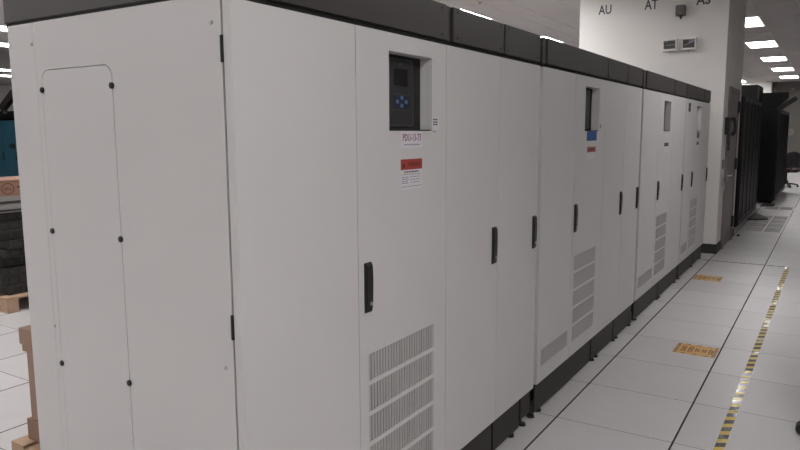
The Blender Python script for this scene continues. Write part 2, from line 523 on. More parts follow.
# ceiling tiles that can be told apart, and the T-bars between them
rects = [(x, y, x + T, y + L2) for (x, y, _, _) in lamp_spots]
def free(x0, x1, y0, y1):
    return not any(a < x1 - 0.02 and c > x0 + 0.02 and b_ < y1 - 0.02 and d > y0 + 0.02 for a, b_, c, d in rects)
ctile = {}
def ceil_tile(x0, x1, y0, y1):
    key = (round(x1 - x0, 3), round(y1 - y0, 3))
    if key not in ctile:
        me = bpy.data.meshes.new('ceiling_tile')
        bb = MB().box(-key[0] / 2 + 0.010, key[0] / 2 - 0.010, -key[1] / 2 + 0.010, key[1] / 2 - 0.010, 0.004, 0.018, 0.002)
        me.from_pydata(bb.v, [], bb.f); me.materials.append(M['ceil']); me.update()
        ctile[key] = me
    inst(ctile[key], 'ceiling_tile', ceiling, ((x0 + x1) / 2, (y0 + y1) / 2, H))
bars = MB()
for (x0, x1) in colsR:
    y = 9.85 - 6 * L2
    while y < 27.0:
        y1 = min(y + L2, Y1)
        core = x0 > -2.0 and x1 < 0.01 and y < 7.85 and y1 > 6.03
        if free(x0, x1, y, y1) and not core and not (x0 > -1.9 and x1 < 0.01 and y < 9):
            ceil_tile(x0, x1, y, y1)
            bars.box(x0, x1, y - 0.012, y + 0.012, H, H + 0.02)
        y += L2
    if not (-1.9 < x0 < 0.0): bars.box(x0 - 0.012, x0 + 0.012, 2.5, Y1, H - 0.001, H + 0.02)
    else: bars.box(x0 - 0.012, x0 + 0.012, 7.9, Y1, H - 0.001, H + 0.02)
for (x0, x1) in colsL:
    y = 6.36 - 4 * L2
    while y < 22.0:
        # lamps of this column sit 3.69 m apart: bars follow them
        if free(x0, x1, y, y + L2):
            ceil_tile(x0, x1, y, y + L2)
            bars.box(x0, x1, y - 0.012, y + 0.012, H, H + 0.02)
        y += L2
    bars.box(x0 - 0.012, x0 + 0.012, 1.0, Y1, H - 0.001, H + 0.02)
bars.build('ceiling_grid', M['tbar'], ceiling)['kind'] = 'stuff'
# small flat disc in the ceiling above the cabinets
t = thing('sprinkler_cover', 'small flat round cover plate in the ceiling above the dark cabinet top', 'sprinkler', (-3.4, 6.05, H), None)
MB().tube([(-3.4, 6.05, H + 0.004), (-3.4, 6.05, H - 0.008)], 0.07, 20).build('plate', M['tbar'], t)
MB().tube([(-3.4, 6.05, H - 0.008), (-3.4, 6.05, H - 0.02)], [0.03, 0.02], 14).build('cap', M['device'], t)

# outer walls
struct(MB().box(X0 - 0.15, X1 + 0.15, Y1, Y1 + 0.15, -0.25, H + 0.15), 'wall_back', M['wall_back'])
struct(MB().box(X0 - 0.15, X1 + 0.15, Y0 - 0.15, Y0, -0.25, H + 0.15), 'wall_front', M['wall'])
struct(MB().box(X1, X1 + 0.15, Y0, Y1, -0.25, H + 0.15), 'wall_right', M['wall_back'])
struct(MB().box(X0 - 0.15, X0, Y0, Y1, -0.25, H + 0.15), 'wall_left', M['wall'])
struct(MB().box(-6, X1, Y1 - 0.02, Y1, 0, 0.10), 'baseboard_back', M['base'])
# pale pier against the far wall
struct(MB().box(-3.0, -1.0, Y1 - 0.5, Y1, 0, H + 0.02), 'wall_pier', M['white_paint'])

# the white core (column) behind the cabinets
CY0, CY1, CX0 = 6.03, 7.84, -1.87
core = struct(MB().box(CX0, 0.0, CY0, CY1, 0, H + 0.02), 'wall_center', M['wall'])
struct(MB().box(CX0, 0.012, CY0 - 0.012, CY0, 0, 0.125, 0.003), 'baseboard_front', M['base'])
bs = MB().box(0.0, 0.012, CY0, 6.44, 0, 0.125, 0.003); bs.box(0, 0.012, 7.46, CY1, 0, 0.125, 0.003)
struct(bs, 'baseboard_right', M['base'])
for s_, cx, cz, w_ in (('AU', -1.53, 3.205, 0.175), ('AT', -0.93, 3.213, 0.17), ('AS', -0.30, 3.21, 0.17)):
    text(s_, 'lettering', core, M['ink'], (cx, CY0 - 0.001, cz), w_, 0.125, '-y')

# door in the side of the core
dr = struct(MB().box(0.0, 0.014, 6.50, 7.38, 0.006, 2.10, 0.003), 'door_1', M['door'])
fr = MB(); fr.box(-0.0, 0.03, 6.45, 6.50, 0, 2.15, 0.004); fr.box(0, 0.03, 7.38, 7.44, 0, 2.15, 0.004); fr.box(0, 0.03, 6.50, 7.38, 2.10, 2.15, 0.004)
fr.build('door_frame', M['frame'], dr)
for z in (0.27, 1.10, 1.90):
    MB().box(0.014, 0.05, 7.36, 7.42, z - 0.07, z + 0.09, 0.004).build('hinge', M['black'], dr)
hb = MB().box(0.014, 0.022, 6.55, 6.60, 0.88, 1.08, 0.003); hb.tube([(0.02, 6.575, 0.98), (0.065, 6.575, 0.98), (0.065, 6.68, 0.985)], 0.010, 8)
hb.build('door_handle', M['steel'], dr)

# wall telephone
t = thing('wall_telephone', 'black wall telephone with hanging handset beside the narrow brown-grey door', 'telephone', (0.0, 6.31, 1.5))
MB().box(0.0, 0.055, 6.22, 6.40, 1.53, 1.75, 0.012).build('base', M['black'], t)
MB().tube([(0.065, 6.31, 1.735), (0.098, 6.31, 1.725), (0.112, 6.315, 1.68), (0.114, 6.32, 1.61), (0.105, 6.325, 1.55), (0.078, 6.33, 1.525)], [0.03, 0.028, 0.020, 0.019, 0.026, 0.03], 10).build('handset', M['black'], t, True)
MB().box(0.055, 0.062, 6.25, 6.37, 1.57, 1.70, 0.002).build('keypad', M['device'], t)
pts = [(0.05 + 0.012 * math.cos(k * 1.1), 6.30 + 0.012 * math.sin(k * 1.1), 1.53 - 0.20 * math.sin(PI * k / 60.0)) for k in range(61)]
MB().tube(pts, 0.005, 5).build('cord', M['black'], t, True)
# card reader and loops by the corner
t = thing('card_reader', 'slim dark card reader on the white side wall below the telephone', 'card reader', (0, 6.18, 1.09))
MB().box(0, 0.025, 6.15, 6.21, 1.09, 1.21, 0.005).build('housing', M['device'], t)
MB().box(0.025, 0.027, 6.165, 6.195, 1.11, 1.19, 0.001).build('slot', M['black'], t)
t = thing('key_hook', 'pale wire loops hanging on a hook at the white wall corner', 'hook', (0.0, 6.16, 0.78))
MB().box(0.0, 0.012, 6.12, 6.20, 0.97, 1.02, 0.003).build('plate', M['steel'], t)
for k, (dy, r, zc) in enumerate(((0.0, 0.055, 0.92), (0.05, 0.05, 0.86))):
    ring = [(0.025 + 0.01 * k, 6.15 + dy + r * 0.8 * math.sin(a), zc + r * math.cos(a)) for a in [2 * PI * q / 16 for q in range(17)]]
    MB().tube(ring, 0.006, 6, False).build('loop', M['steel'], t, True)

# devices on the front of the core
t = thing('wall_horn', 'small grey box on the upper white wall between the letters AT and AS', 'alarm', (-0.56, CY0, 3.02))
MB().box(-0.612, -0.505, CY0 - 0.10, CY0, 3.035, 3.158, 0.012).build('housing', M['device'], t)
MB().box(-0.618, -0.499, CY0 - 0.012, CY0, 3.03, 3.163, 0.004).build('back_plate', M['device'], t)
MB().tube([(-0.55, CY0 - 0.05, 3.035), (-0.55, CY0 - 0.05, 2.985)], [0.022, 0.008], 10).build('knob', M['black'], t)
for (xa, lab) in ((-0.755, 'clear guard box with dark control on white wall, left one of two'), (-0.525, 'clear guard box with dark control on white wall, right one of two')):
    t = thing('thermostat_guard', lab, 'thermostat', (xa + 0.085, CY0, 2.59), 'guarded wall controls')
    g = MB()
    for bx in ((xa, xa + 0.17, 2.60, 2.625), (xa, xa + 0.17, 2.73, 2.755), (xa, xa + 0.014, 2.625, 2.73), (xa + 0.156, xa + 0.17, 2.625, 2.73)):
        g.box(bx[0], bx[1], CY0 - 0.06, CY0, bx[2], bx[3], 0.003)
    g.build('guard', M['white_paint'], t)
    d = MB(); d.box(xa + 0.016, xa + 0.154, CY0 - 0.04, CY0, 2.628, 2.728, 0.004)
    d.build('control', M['picture'], t)
    l = MB()
    if xa < -0.6:
        l.box(xa + 0.02, xa + 0.15, CY0 - 0.042, CY0 - 0.04, 2.672, 2.680)
        l.box(xa + 0.02, xa + 0.06, CY0 - 0.042, CY0 - 0.04, 2.708, 2.728)
    else:
        l.box(xa + 0.02, xa + 0.15, CY0 - 0.042, CY0 - 0.04, 2.675, 2.687, 0, ((xa + 0.085, CY0, 2.68), 'Y', -0.35))
        l.box(xa + 0.08, xa + 0.15, CY0 - 0.042, CY0 - 0.04, 2.700, 2.722, 0, ((xa + 0.115, CY0, 2.71), 'Y', -0.35))
    l.build('scale', M['ink_grey'], t)
    MB().tube([(xa + 0.085, CY0 - 0.03, 2.602), (xa + 0.085, CY0 - 0.03, 2.575)], [0.012, 0.006], 8).build('lock', M['steel'], t)

# ------------------------------------------------------------------ power cabinets
FX = -0.10                # face of the doors
DT = 0.028                # door thickness
ZB, ZT = 0.182, 1.904     # door bottom / top
XBACK = -1.122
GR_Z = [(0.812 - 0.1115 * k - 0.096, 0.812 - 0.1115 * k) for k in range(5)]
HZ = 1.048                # middle of the handles

def grille(door, y0, y1, z0, z1):
    b = MB()
    n = max(8, int(round((y1 - y0) / 0.0183)))
    p = (y1 - y0) / n
    for k in range(n):
        a = y0 + k * p
        b.box(FX - 0.012, FX - 0.002, a + p * 0.20, a + p * 0.78, z0, z1)
    b.use(1)
    b.add([(FX - 0.02, y0 - .004, z0 - .004), (FX - 0.02, y1 + .004, z0 - .004), (FX - 0.02, y1 + .004, z1 + .004), (FX - 0.02, y0 - .004, z1 + .004)], [(0, 1, 2, 3)])
    b.build('grille', [M['grille_bar'], M['grille_back']], door)

def handle(door, y, w=0.040):
    """swing handle: back plate, tapered lever and lock"""
    b = MB()
    b.box(FX, FX + 0.005, y - w / 2, y + w / 2, HZ - 0.086, HZ + 0.086, 0.002)
    y0, y1 = y - w / 2 + 0.004, y + w / 2 - 0.004
    prof = [(FX + 0.004, HZ - 0.082), (FX + 0.009, HZ - 0.080), (FX + 0.012, HZ - 0.05), (FX + 0.014, HZ + 0.03), (FX + 0.012, HZ + 0.074), (FX + 0.008, HZ + 0.082), (FX + 0.004, HZ + 0.083)]
    n = len(prof)
    vs = [(p[0], y0, p[1]) for p in prof] + [(p[0], y1, p[1]) for p in prof]
    fs = [tuple(range(n)), tuple(range(2 * n - 1, n - 1, -1))] + [(k, (k + 1) % n, n + (k + 1) % n, n + k) for k in range(n)]
    b.add(vs, fs)
    b.build('handle', M['black'], door)
    MB().tube([(FX + 0.011, y + 0.004, HZ - 0.055), (FX + 0.0155, y + 0.004, HZ - 0.055)], 0.007, 10).build('lock', M['steel'], door)

def label_rect(door, name, y0, y1, z0, z1, m):
    return MB().box(FX - 0.0002, FX + 0.0006, y0, y1, z0, z1).build(name, m, door)
TXT = FX + 0.0010
def text_lines(door, y0, y1, zs, m, h=0.004, ragged=True, rnd=None):
    b = MB(); r = rnd or random
    for z in zs:
        y = y0
        while y < y1 - 0.004:
            w = r.uniform(0.008, 0.022)
            w = min(w, y1 - y)
            b.box(FX + 0.0005, TXT, y, y + w, z - h / 2, z + h / 2)
            y += w + 0.004
    o = b.build('lettering', m, door); o['kind'] = 'stuff'
    return o

def power_cabinet(lab, ys, y_end, crown_segs, kicks, feet, label_style, side=False):
    y_start = ys[0]
    t = thing('power_cabinet', lab, 'cabinet', (-0.6, (y_start + y_end) / 2, 0.0), 'row of four grey power cabinets')
    # carcass: open-fronted shell of real sheets
    xf = FX - DT - 0.036
    b = MB()
    yc0 = y_start + (0.004 if side else 0.012); yc1 = y_end - 0.012
    b.box(XBACK, xf, yc0 + 0.02, yc1, ZB + 0.01, 1.915)
    b.build('carcass', M['cab_in'], t)
    # corner post beside the front (seen as a pale strip in the gaps)
    if side:
        p = MB().box(XBACK, -0.9735, y_start - 0.0008, y_start + 0.03, ZB, 1.918, 0.003)
        p.build('corner_post', M['cab'], t)
        cov = round_rect(-0.944, -0.590, 0.24, 1.766, 0.035)
        cov_hole = round_rect(-0.9463, -0.5877, 0.2377, 1.7683, 0.0365)
        side_outer = [(-0.9733, ZB), (-0.136, ZB), (-0.136, 1.918), (-0.9733, 1.918)]
        sp = outline_plate(side_outer, [cov_hole], 1, y_start, y_start + 0.02).build('side_panel', M['cab'], t)
        cv = outline_plate(cov, [], 1, y_start - 0.0005, y_start + 0.016).build('access_cover', M['cab'], sp)
        tag(sp, 'pale grey side panel with a fastened access cover')
        for z in (1.706, 1.253, 0.804, 0.36):
            for x in (-0.944, -0.590):
                MB().tube([(x, y_start + 0.004, z), (x, y_start - 0.005, z), (x, y_start - 0.007, z)], [0.0095, 0.0095, 0.006], 12).build('fastener', M['screw'], sp)
        for x, z in ((-0.985, 1.852), (-0.170, 1.848), (-0.972, 0.928), (-0.166, 0.929)):
            MB().tube([(x, y_start + 0.004, z), (x, y_start - 0.003, z)], 0.0055, 10).build('screw', M['steel'], sp)
        for z in (1.78, 1.048):
            MB().tube([(-0.1335, y_start + 0.0, z - 0.034), (-0.1335, y_start + 0.0, z + 0.034)], 0.0055, 8).build('hinge', M['screw'], t)
    else:
        MB().box(XBACK, xf, y_start, y_start + 0.018, ZB, 1.915).build('side_panel', M['cab'], t)
    # crown
    c = MB()
    yc0 = y_start - (0.004 if side else -0.006)
    c.box(XBACK - 0.004, FX - 0.012, yc0 + 0.004, y_end - 0.004, 1.908, 1.928)  # recessed strip, black to stand in for the shadow line under the crown
    c.box(XBACK + 0.004, FX - 0.016, yc0 + 0.004, y_end - 0.006, 1.928, 2.05)
    c.build('crown_base', M['black_matt'], t)
    if side:
        MB().box(XBACK - 0.006, FX - 0.004, yc0 - 0.001, yc0 + 0.018, 1.926, 2.056, 0.003).build('crown_side', M['crown'], t)
    for (a, bb) in crown_segs:
        big = bb - a > 0.15
        cp = MB().box(FX - 0.018, FX + (0.0 if big else -0.008), a, bb, 1.922, 2.056, 0.003).build('crown_panel', M['crown'], t)
        if big:
            for yy in (a + 0.035, bb - 0.035):
                for zz in (1.940, 2.040):
                    MB().tube([(FX - 0.001, yy, zz), (FX + 0.003, yy, zz)], [0.006, 0.004], 8).build('screw', M['black'], cp)
    MB().box(XBACK, FX - 0.02, yc0 + 0.01, y_end - 0.01, 2.048, 2.054).build('crown_top', M['crown'], t)
    # plinth: kick panels and levelling feet
    for (a, bb, z0) in kicks:
        MB().box(FX - 0.022, FX - 0.012, a, bb, z0, ZB + 0.004, 0.002).build('kick_panel', M['plinth'], t)
    MB().box(XBACK + 0.05, FX - 0.05, y_start + 0.04, y_end - 0.04, 0.06, ZB + 0.012).build('plinth_frame', M['black_matt'], t)
    if side:
        MB().box(XBACK + 0.02, FX - 0.022, y_start + 0.012, y_start + 0.024, 0.015, ZB + 0.004).build('kick_panel', M['plinth'], t)
    for yy in feet:
        f = MB().tube([(FX - 0.022, yy, 0.0), (FX - 0.022, yy, 0.014)], [0.021, 0.018], 12)
        f.tube([(FX - 0.034, yy, 0.012), (FX - 0.034, yy, 0.08)], 0.009, 8)
        f.build('levelling_foot', M['black'], t)
    for yy in (y_start + 0.08, y_end - 0.08):
        f = MB().tube([(XBACK + 0.08, yy, 0.0), (XBACK + 0.08, yy, 0.018)], [0.026, 0.022], 12)
        f.tube([(XBACK + 0.08, yy, 0.014), (XBACK + 0.08, yy, 0.07)], 0.011, 8)
        f.build('levelling_foot', M['black'], t)
    # doors
    nd = len(ys)
    for k in range(nd):
        a = ys[k]; e = (ys[k + 1] if k + 1 < nd else y_end - 0.006)
        a += 0.0018 if k else 0.0; e -= 0.0018
        holes = []
        if k == 0:
            holes = [(a + 0.055, e - 0.03, *GR_Z[4])]
        if k == 1:
            g0, g1 = a + 0.052, min(a + 0.505, e - 0.07)
            holes = [(g0, g1, *z) for z in GR_Z]
            d0 = a + 0.192; d1 = d0 + 0.298
            holes.append((d0, d1, 1.5725, 1.8435))
        d = MB().plate(a, e, ZB, ZT, FX - DT, FX, holes).build('door', M['cab'], t)
        for h in holes:
            if h[3] < 1.0: grille(d, *h)
        # folded pale edge along the hinge side of the door
        if k == 1:
            handle(d, a + 0.050)
            # recess behind the opening
            r = MB(); xr = FX - 0.052
            xd = FX - DT
            r.add([(xd, d0, 1.5725), (xd, d1, 1.5725), (xd, d1, 1.8435), (xd, d0, 1.8435),
                   (xr, d0, 1.5725), (xr, d1, 1.5725), (xr, d1, 1.8435), (xr, d0, 1.8435)],
                  [(0, 1, 5, 4), (1, 2, 6, 5), (2, 3, 7, 6), (3, 0, 4, 7)])
            r.use(1).add([(xr, d0, 1.5725), (xr, d1, 1.5725), (xr, d1, 1.8435), (xr, d0, 1.8435)], [(0, 1, 2, 3)])
            r.build('display_recess', [M['recess'], M['black_matt']], d)
            MB().box(xr, FX - 0.004, d1 - 0.012, d1 - 0.002, 1.573, 1.577).build('recess_shadow', M['black'], d)  # no real slot: dark sliver standing in for shadow at the recess bottom
            x = xr + 0.006
            m0, m1 = d0 + 0.070, d0 + 0.238
            mod = outline_plate(round_rect(m0, m1, 1.588, 1.832, 0.018), [], 0, xr, x)
            mod.build('display_panel', M['panel_grey'], d)
            rim_o = round_rect(m0 + 0.002, m1 - 0.002, 1.590, 1.830, 0.016); rim_i = round_rect(m0 + 0.006, m1 - 0.006, 1.594, 1.826, 0.013)
            outline_plate(rim_o, [rim_i], 0, x, x + 0.0015).build('display_rim', M['line'], d)
            if label_style == 1:
                cy_, cz_ = d0 + 0.152, 1.678
                MB().box(x, x + 0.0015, m0 + 0.035, m1 - 0.045, 1.735, 1.795, 0.0005).build('screen', M['lcd'], d)
                s_ = MB()
                for zz in (1.704, 1.648): s_.box(x, x + 0.001, m0 + 0.012, m1 - 0.012, zz - 0.0015, zz + 0.0015)
                s_.build('separator_lines', M['line'], d)
                MB().box(x, x + 0.001, cy_ - 0.045, cy_ + 0.045, 1.653, 1.700).build('keypad', M['keypad'], d)
                for dy, dz in ((0, 0.014), (0, -0.014), (0.030, 0), (-0.030, 0)):
                    MB().box(x + 0.001, x + 0.004, cy_ + dy - 0.0085, cy_ + dy + 0.0085, cz_ + dz - 0.0065, cz_ + dz + 0.0065, 0.0015).build('arrow_key', M['key'], d)
                lg = MB().tube([(x, m0 + 0.035, 1.812), (x + 0.0012, m0 + 0.035, 1.812)], 0.008, 12); lg.box(x, x + 0.001, m0 + 0.055, m0 + 0.09, 1.808, 1.816)
                lg.build('emblem', M['line'], d)
            else:
                s_ = MB()
                for q in range(9): s_.box(x, x + 0.002, m0 + 0.02, m1 - 0.02, 1.61 + q * 0.023, 1.617 + q * 0.023)
                s_.build('indicator_strip', M['line'], d)
            if label_style == 1:
                label_rect(d, 'sticker', -1.450, -1.300, 1.512, 1.571, M['paper'])
                text('PDU-13-73', 'lettering', d, M['purple'], (TXT, -1.375, 1.549), 0.128, 0.026, '+x')
                text_lines(d, -1.430, -1.320, [1.523], M['ink_grey'], 0.005)
                label_rect(d, 'sticker', -1.452, -1.302, 1.362, 1.433, M['paper'])
                label_rect(d, 'sticker', -1.452, -1.302, 1.433, 1.471, M['red'])
                text('WARNING', 'lettering', d, M['ink_red'], (TXT, -1.360, 1.452), 0.088, 0.015, '+x')
                tri = MB().prism([(-1.443, 1.443), (-1.423, 1.443), (-1.433, 1.461)], 0, FX + 0.0005, TXT)
                tri.build('warning_triangle', M['ink_red'], d)
                rr = random.Random(3)
                text_lines(d, -1.430, -1.325, [1.425], M['ink'], 0.005, rnd=rr)
                text_lines(d, -1.447, -1.31, [1.416, 1.372], M['ink_grey'], 0.003, rnd=rr)
                text_lines(d, -1.445, -1.400, [1.406, 1.399, 1.392, 1.385], M['ink_grey'], 0.0035, rnd=rr)
                text_lines(d, -1.390, -1.315, [1.406, 1.396, 1.386], M['ink_grey'], 0.003, rnd=rr)
                label_rect(d, 'sticker', -1.222, -1.174, 1.578, 1.624, M['paper'])
                text_lines(d, -1.218, -1.180, [1.616, 1.606, 1.597], M['ink'], 0.0055, rnd=rr)
                text_lines(d, -1.222, -1.195, [1.570], M['ink_grey'], 0.005, rnd=rr)
            elif label_style == 2:
                label_rect(d, 'sticker', d0 + 0.045, d0 + 0.255, 1.512, 1.572, M['blue'])
                label_rect(d, 'sticker', d0 + 0.065, d0 + 0.235, 1.395, 1.440, M['paper'])
                label_rect(d, 'sticker', d0 + 0.060, d0 + 0.240, 1.440, 1.474, M['red'])
                text_lines(d, d0 + 0.08, d0 + 0.22, [1.457], M['ink'], 0.012, rnd=random.Random(5))
                label_rect(d, 'sticker', d1 + 0.02, d1 + 0.05, 1.59, 1.615, M['ink_grey'])
            elif label_style == 3:
                label_rect(d, 'sticker', d0 + 0.05, d0 + 0.22, 1.515, 1.56, M['paper'])
                label_rect(d, 'sticker', d0 + 0.06, d0 + 0.25, 1.435, 1.468, M['ink'])
                label_rect(d, 'sticker', d0 + 0.065, d0 + 0.245, 1.385, 1.433, M['paper'])
            else:
                label_rect(d, 'sticker', d0 + 0.07, d0 + 0.23, 1.495, 1.56, M['ink'])
                label_rect(d, 'sticker', d0 + 0.08, d0 + 0.21, 1.42, 1.455, M['ink'])
                label_rect(d, 'sticker', d0 + 0.07, d0 + 0.22, 1.36, 1.418, M['paper'])
        elif k >= 2:
            handle(d, e - 0.046, 0.042)
        if k == 0 and label_style == 4:
            label_rect(d, 'sticker', a + 0.11, a + 0.24, 1.775, 1.865, M['ink'])
            label_rect(d, 'sticker', a + 0.13, a + 0.22, 1.815, 1.850, M['ink_grey'])
    return t

power_cabinet('large pale grey power cabinet nearest the camera, its side panel showing, PDU-13-73 sticker', [-2.252, -1.719, -1.112, -0.600], -0.092,
              [(-2.234, -1.114), (-1.106, -1.062), (-1.054, -0.562), (-0.546, -0.100)],
              [(-2.24, -0.62, 0.016), (-0.60, -0.27, 0.016), (-0.25, -0.115, 0.05)], [-0.36, -0.20, -0.075], 1, side=True)
power_cabinet('second pale grey power cabinet in the row, with a blue sticker under its display', [-0.052, 0.486, 1.112, 1.632], 2.135,
              [(-0.045, -0.002), (0.008, 1.150), (1.166, 1.664), (1.680, 2.125)],
              [(-0.045, 0.98, 0.016), (1.0, 1.55, 0.016), (1.57, 2.10, 0.016)], [0.03, 1.05, 1.14, 1.58, 1.66, 2.06], 2)
power_cabinet('third pale grey power cabinet in the row, between the blue-stickered one and the last', [2.182, 2.795, 3.415], 4.050,
              [(2.195, 2.270), (2.280, 3.415), (3.430, 4.035)],
              [(2.19, 3.10, 0.016), (3.12, 4.03, 0.016)], [2.26, 3.1, 3.18, 3.95], 3)
power_cabinet('last pale grey power cabinet in the row, touching the white wall column', [4.075, 4.520, 5.150], 5.660,
              [(4.090, 5.150), (5.165, 5.645)],
              [(4.085, 5.0, 0.016), (5.02, 5.62, 0.016)], [4.16, 4.95, 5.55], 4)

# ------------------------------------------------------------------ floor markings
tp = MB()
n = 60
for k in range(n):
    ya, yb = -0.9 + 6.42 * k / n, -0.9 + 6.42 * (k + 1) / n
    xa = lambda y: 0.792 + 0.0045 * (y + 0.9)
    w = 0.046
    tp.add([(xa(ya), ya, 0.0012), (xa(ya) + w, ya, 0.0012), (xa(yb) + w, yb, 0.0012), (xa(yb), yb, 0.0012),
            (xa(ya), ya, 0.0), (xa(ya) + w, ya, 0.0), (xa(yb) + w, yb, 0.0), (xa(yb), yb, 0.0)],
           [(0, 1, 2, 3), (1, 5, 6, 2), (4, 0, 3, 7)] + ([(0, 4, 5, 1)] if k == 0 else []) + ([(3, 2, 6, 7)] if k == n - 1 else []))
tag(tp.build('hazard_tape', M['tape']), 'long yellow and black striped hazard tape along the aisle floor', 'tape')
dt = MB()
x = -0.07
while x < 0.80:
    dt.box(x, x + 0.085, 5.49, 5.515, 0, 0.0012); x += 0.10
tag(dt.build('dark_tape', M['black_matt']), 'thin dark dashed tape across the aisle at the far end of the hazard tape', 'tape')

def floor_sticker(x0, x1, y0, y1, lab):
    t = thing('floor_sticker', lab, 'sticker', ((x0 + x1) / 2, (y0 + y1) / 2, 0), 'amber floor stickers')
    MB().box(x0, x1, y0, y1, 0, 0.001).build('sheet', M['amber'], t)
    d = MB()
    for k in range(7):                         # hatched bars at both ends
        yy = y0 + (k + 0.15) * (y1 - y0) / 7
        for xx in (x0 + 0.003, x1 - 0.025):
            d.add([(xx, yy, 0.0014), (xx + 0.022, yy + 0.012, 0.0014), (xx + 0.022, yy + 0.030, 0.0014), (xx, yy + 0.018, 0.0014)], [(0, 1, 2, 3)])
    for k in range(3):                         # dashes along the long edges
        xx = x0 + 0.055 + k * 0.075
        d.box(xx, xx + 0.03, y1 - 0.016, y1 - 0.004, 0.001, 0.0014)
        d.box(xx, xx + 0.03, y0 + 0.004, y0 + 0.016, 0.001, 0.0014)
    d.build('hatching', M['ink'], t)
    g = MB()
    for k in range(5):                         # five worn, unreadable characters
        xx = x0 + 0.045 + k * 0.045; yc = (y0 + y1) / 2; hh = (y1 - y0) * (0.30, 0.28, 0.16, 0.16, 0.26)[k]
        g.box(xx, xx + 0.012, yc - hh, yc + hh, 0.001, 0.0014); g.box(xx + 0.018, xx + 0.030, yc - hh, yc + hh * (0.8, 1, 0.6, 1, 0.7)[k], 0.001, 0.0014)
        g.box(xx + 0.012, xx + 0.018, yc - hh * 0.15, yc + hh * 0.3, 0.001, 0.0014)
    g.build('worn_lettering', M['amber_ink'], t)
floor_sticker(0.318, 0.600, 1.535, 1.790, 'amber sticker with dark hatched ends on the floor, nearer of the two')
floor_sticker(0.012, 0.285, 4.235, 4.510, 'amber sticker on the floor beside the last cabinet, farther of the two')
tag(MB().tube([(0.07, 7.87, 0), (0.072, 7.87, 0.018), (0.075, 7.872, 0.028)], [0.024, 0.02, 0.008], 8).build('door_stop', M['black']), 'tiny dark knob on the floor just past the brown-grey door', 'door stop')

# ------------------------------------------------------------------ black server racks beyond the core
def rack(lab, xf, y0, y1, z1, depth=1.0, door=True, grp='row of black server racks', casters=True):
    t = thing('server_rack', lab, 'rack', (xf - depth / 2, (y0 + y1) / 2, 0), grp)
    w = y1 - y0
    f = MB(); c = 0.05
    f.box(xf - depth, xf - 0.03, y0 + 0.004, y1 - 0.004, 0.06, z1, 0.004)
    f.build('frame', M['rack'], t)
    d = MB().plate(y0 + 0.006, y1 - 0.006, 0.08, z1 - 0.02, xf - 0.03, xf, [(y0 + 0.06, y1 - 0.06, 0.16, z1 - 0.10)]).build('door', M['rack_rail'], t)
    m = MB()
    n = 5
    for k in range(n):
        a = y0 + 0.06 + (w - 0.12) * k / n
        m.box(xf - 0.018, xf - 0.010, a + 0.012, a + (w - 0.12) / n - 0.004, 0.16, z1 - 0.10)
    m.build('mesh_panel', M['rack'], d)
    MB().box(xf, xf + 0.003, y0 + w * 0.36, y0 + w * 0.62, z1 - 0.075, z1 - 0.045).build('plate_and_glint', M['ink_grey'], d)  # grey bar put in for the label-like reflection on the rack
    for xx in (xf - 0.10, xf - depth + 0.10):
        for yy in (y0 + 0.09, y1 - 0.09):
            MB().tube([(xx, yy, 0), (xx, yy, 0.02), (xx, yy, 0.07)], [0.032, 0.028, 0.014], 10).build('foot', M['black'], t)
    return t
ords = ['nearest', 'second', 'third', 'fourth', 'fifth']
for k in range(5):
    rack('black server rack just past the white wall column, %s of the five shorter ones' % ords[k], 0.0, 8.44 + 0.6 * k, 8.44 + 0.6 * (k + 1) - 0.004, 2.13)
tr = rack('taller black rack standing at the end of the first rack group', -0.07, 11.45, 12.25, 2.46, 1.2)
for k in range(6):
    rack('black server rack in the far group across the gap, %s in that group' % (['nearest', 'second', 'third', 'fourth', 'fifth', 'farthest'][k]), 0.19, 13.4 + 0.6 * k, 13.4 + 0.6 * (k + 1) - 0.004, 2.05, 1.0)
# overhead header panel and the tilted panel on top of the far group
t = thing('overhead_panel', 'black overhead panel with a cut corner on top of the far rack group', 'panel', (-0.2, 13.6, 2.05))
MB().prism([(-1.0, 2.052), (0.12, 2.052), (0.325, 2.275), (0.325, 2.395), (-1.0, 2.395)], 1, 13.42, 13.52).build('sheet', M['rack'], t)
MB().box(-0.9, -0.1, 13.52, 13.9, 2.052, 2.10).build('bracket', M['rack_rail'], t)
t = thing('tilted_panel', 'tilted dark slab sticking out over the aisle from the far racks', 'panel', (0.30, 13.48, 2.05))
MB().box(0.10, 0.52, 13.33, 13.38, 2.10, 2.20, 0.006, ((0.31, 13.38, 2.15), 'Y', -0.62)).build('slab', M['rack_rail'], t)
MB().tube([(0.20, 13.38, 2.06), (0.24, 13.44, 2.14)], 0.015, 6).build('bracket', M['rack'], t)
for (poly, lab) in (([(-0.02, 10.02), (0.20, 10.20), (0.29, 10.32), (0.27, 10.50), (0.0, 11.25)], 'flat dark floor plate sticking out from under the first rack group'),
                    ([(-0.02, 12.7), (0.22, 12.85), (0.22, 13.25), (0.0, 13.35)], 'flat dark floor plate at the gap before the far rack group')):
    tag(MB().prism(poly, 2, 0.0, 0.02).build('floor_plate', M['gear2']), lab, 'plate')

# things on the far wall
tag(MB().tube([(-0.28, Y1, 1.55), (-0.28, Y1 - 0.06, 1.55)], 0.14, 20).build('wall_clock', M['device']), 'small dark round object on the far wall right of the racks', 'clock')
for x_, lab in ((-0.9, 'small dark fixture high on the far wall, left one'), (-0.28, 'small dark fixture high on the far wall, right one')):
    c_ = MB().box(x_ - 0.06, x_ + 0.06, Y1 - 0.12, Y1, 3.12, 3.24, 0.02)
    tag(c_.build('wall_fixture', M['device']), lab, 'fixture', 'fixtures high on the far wall')

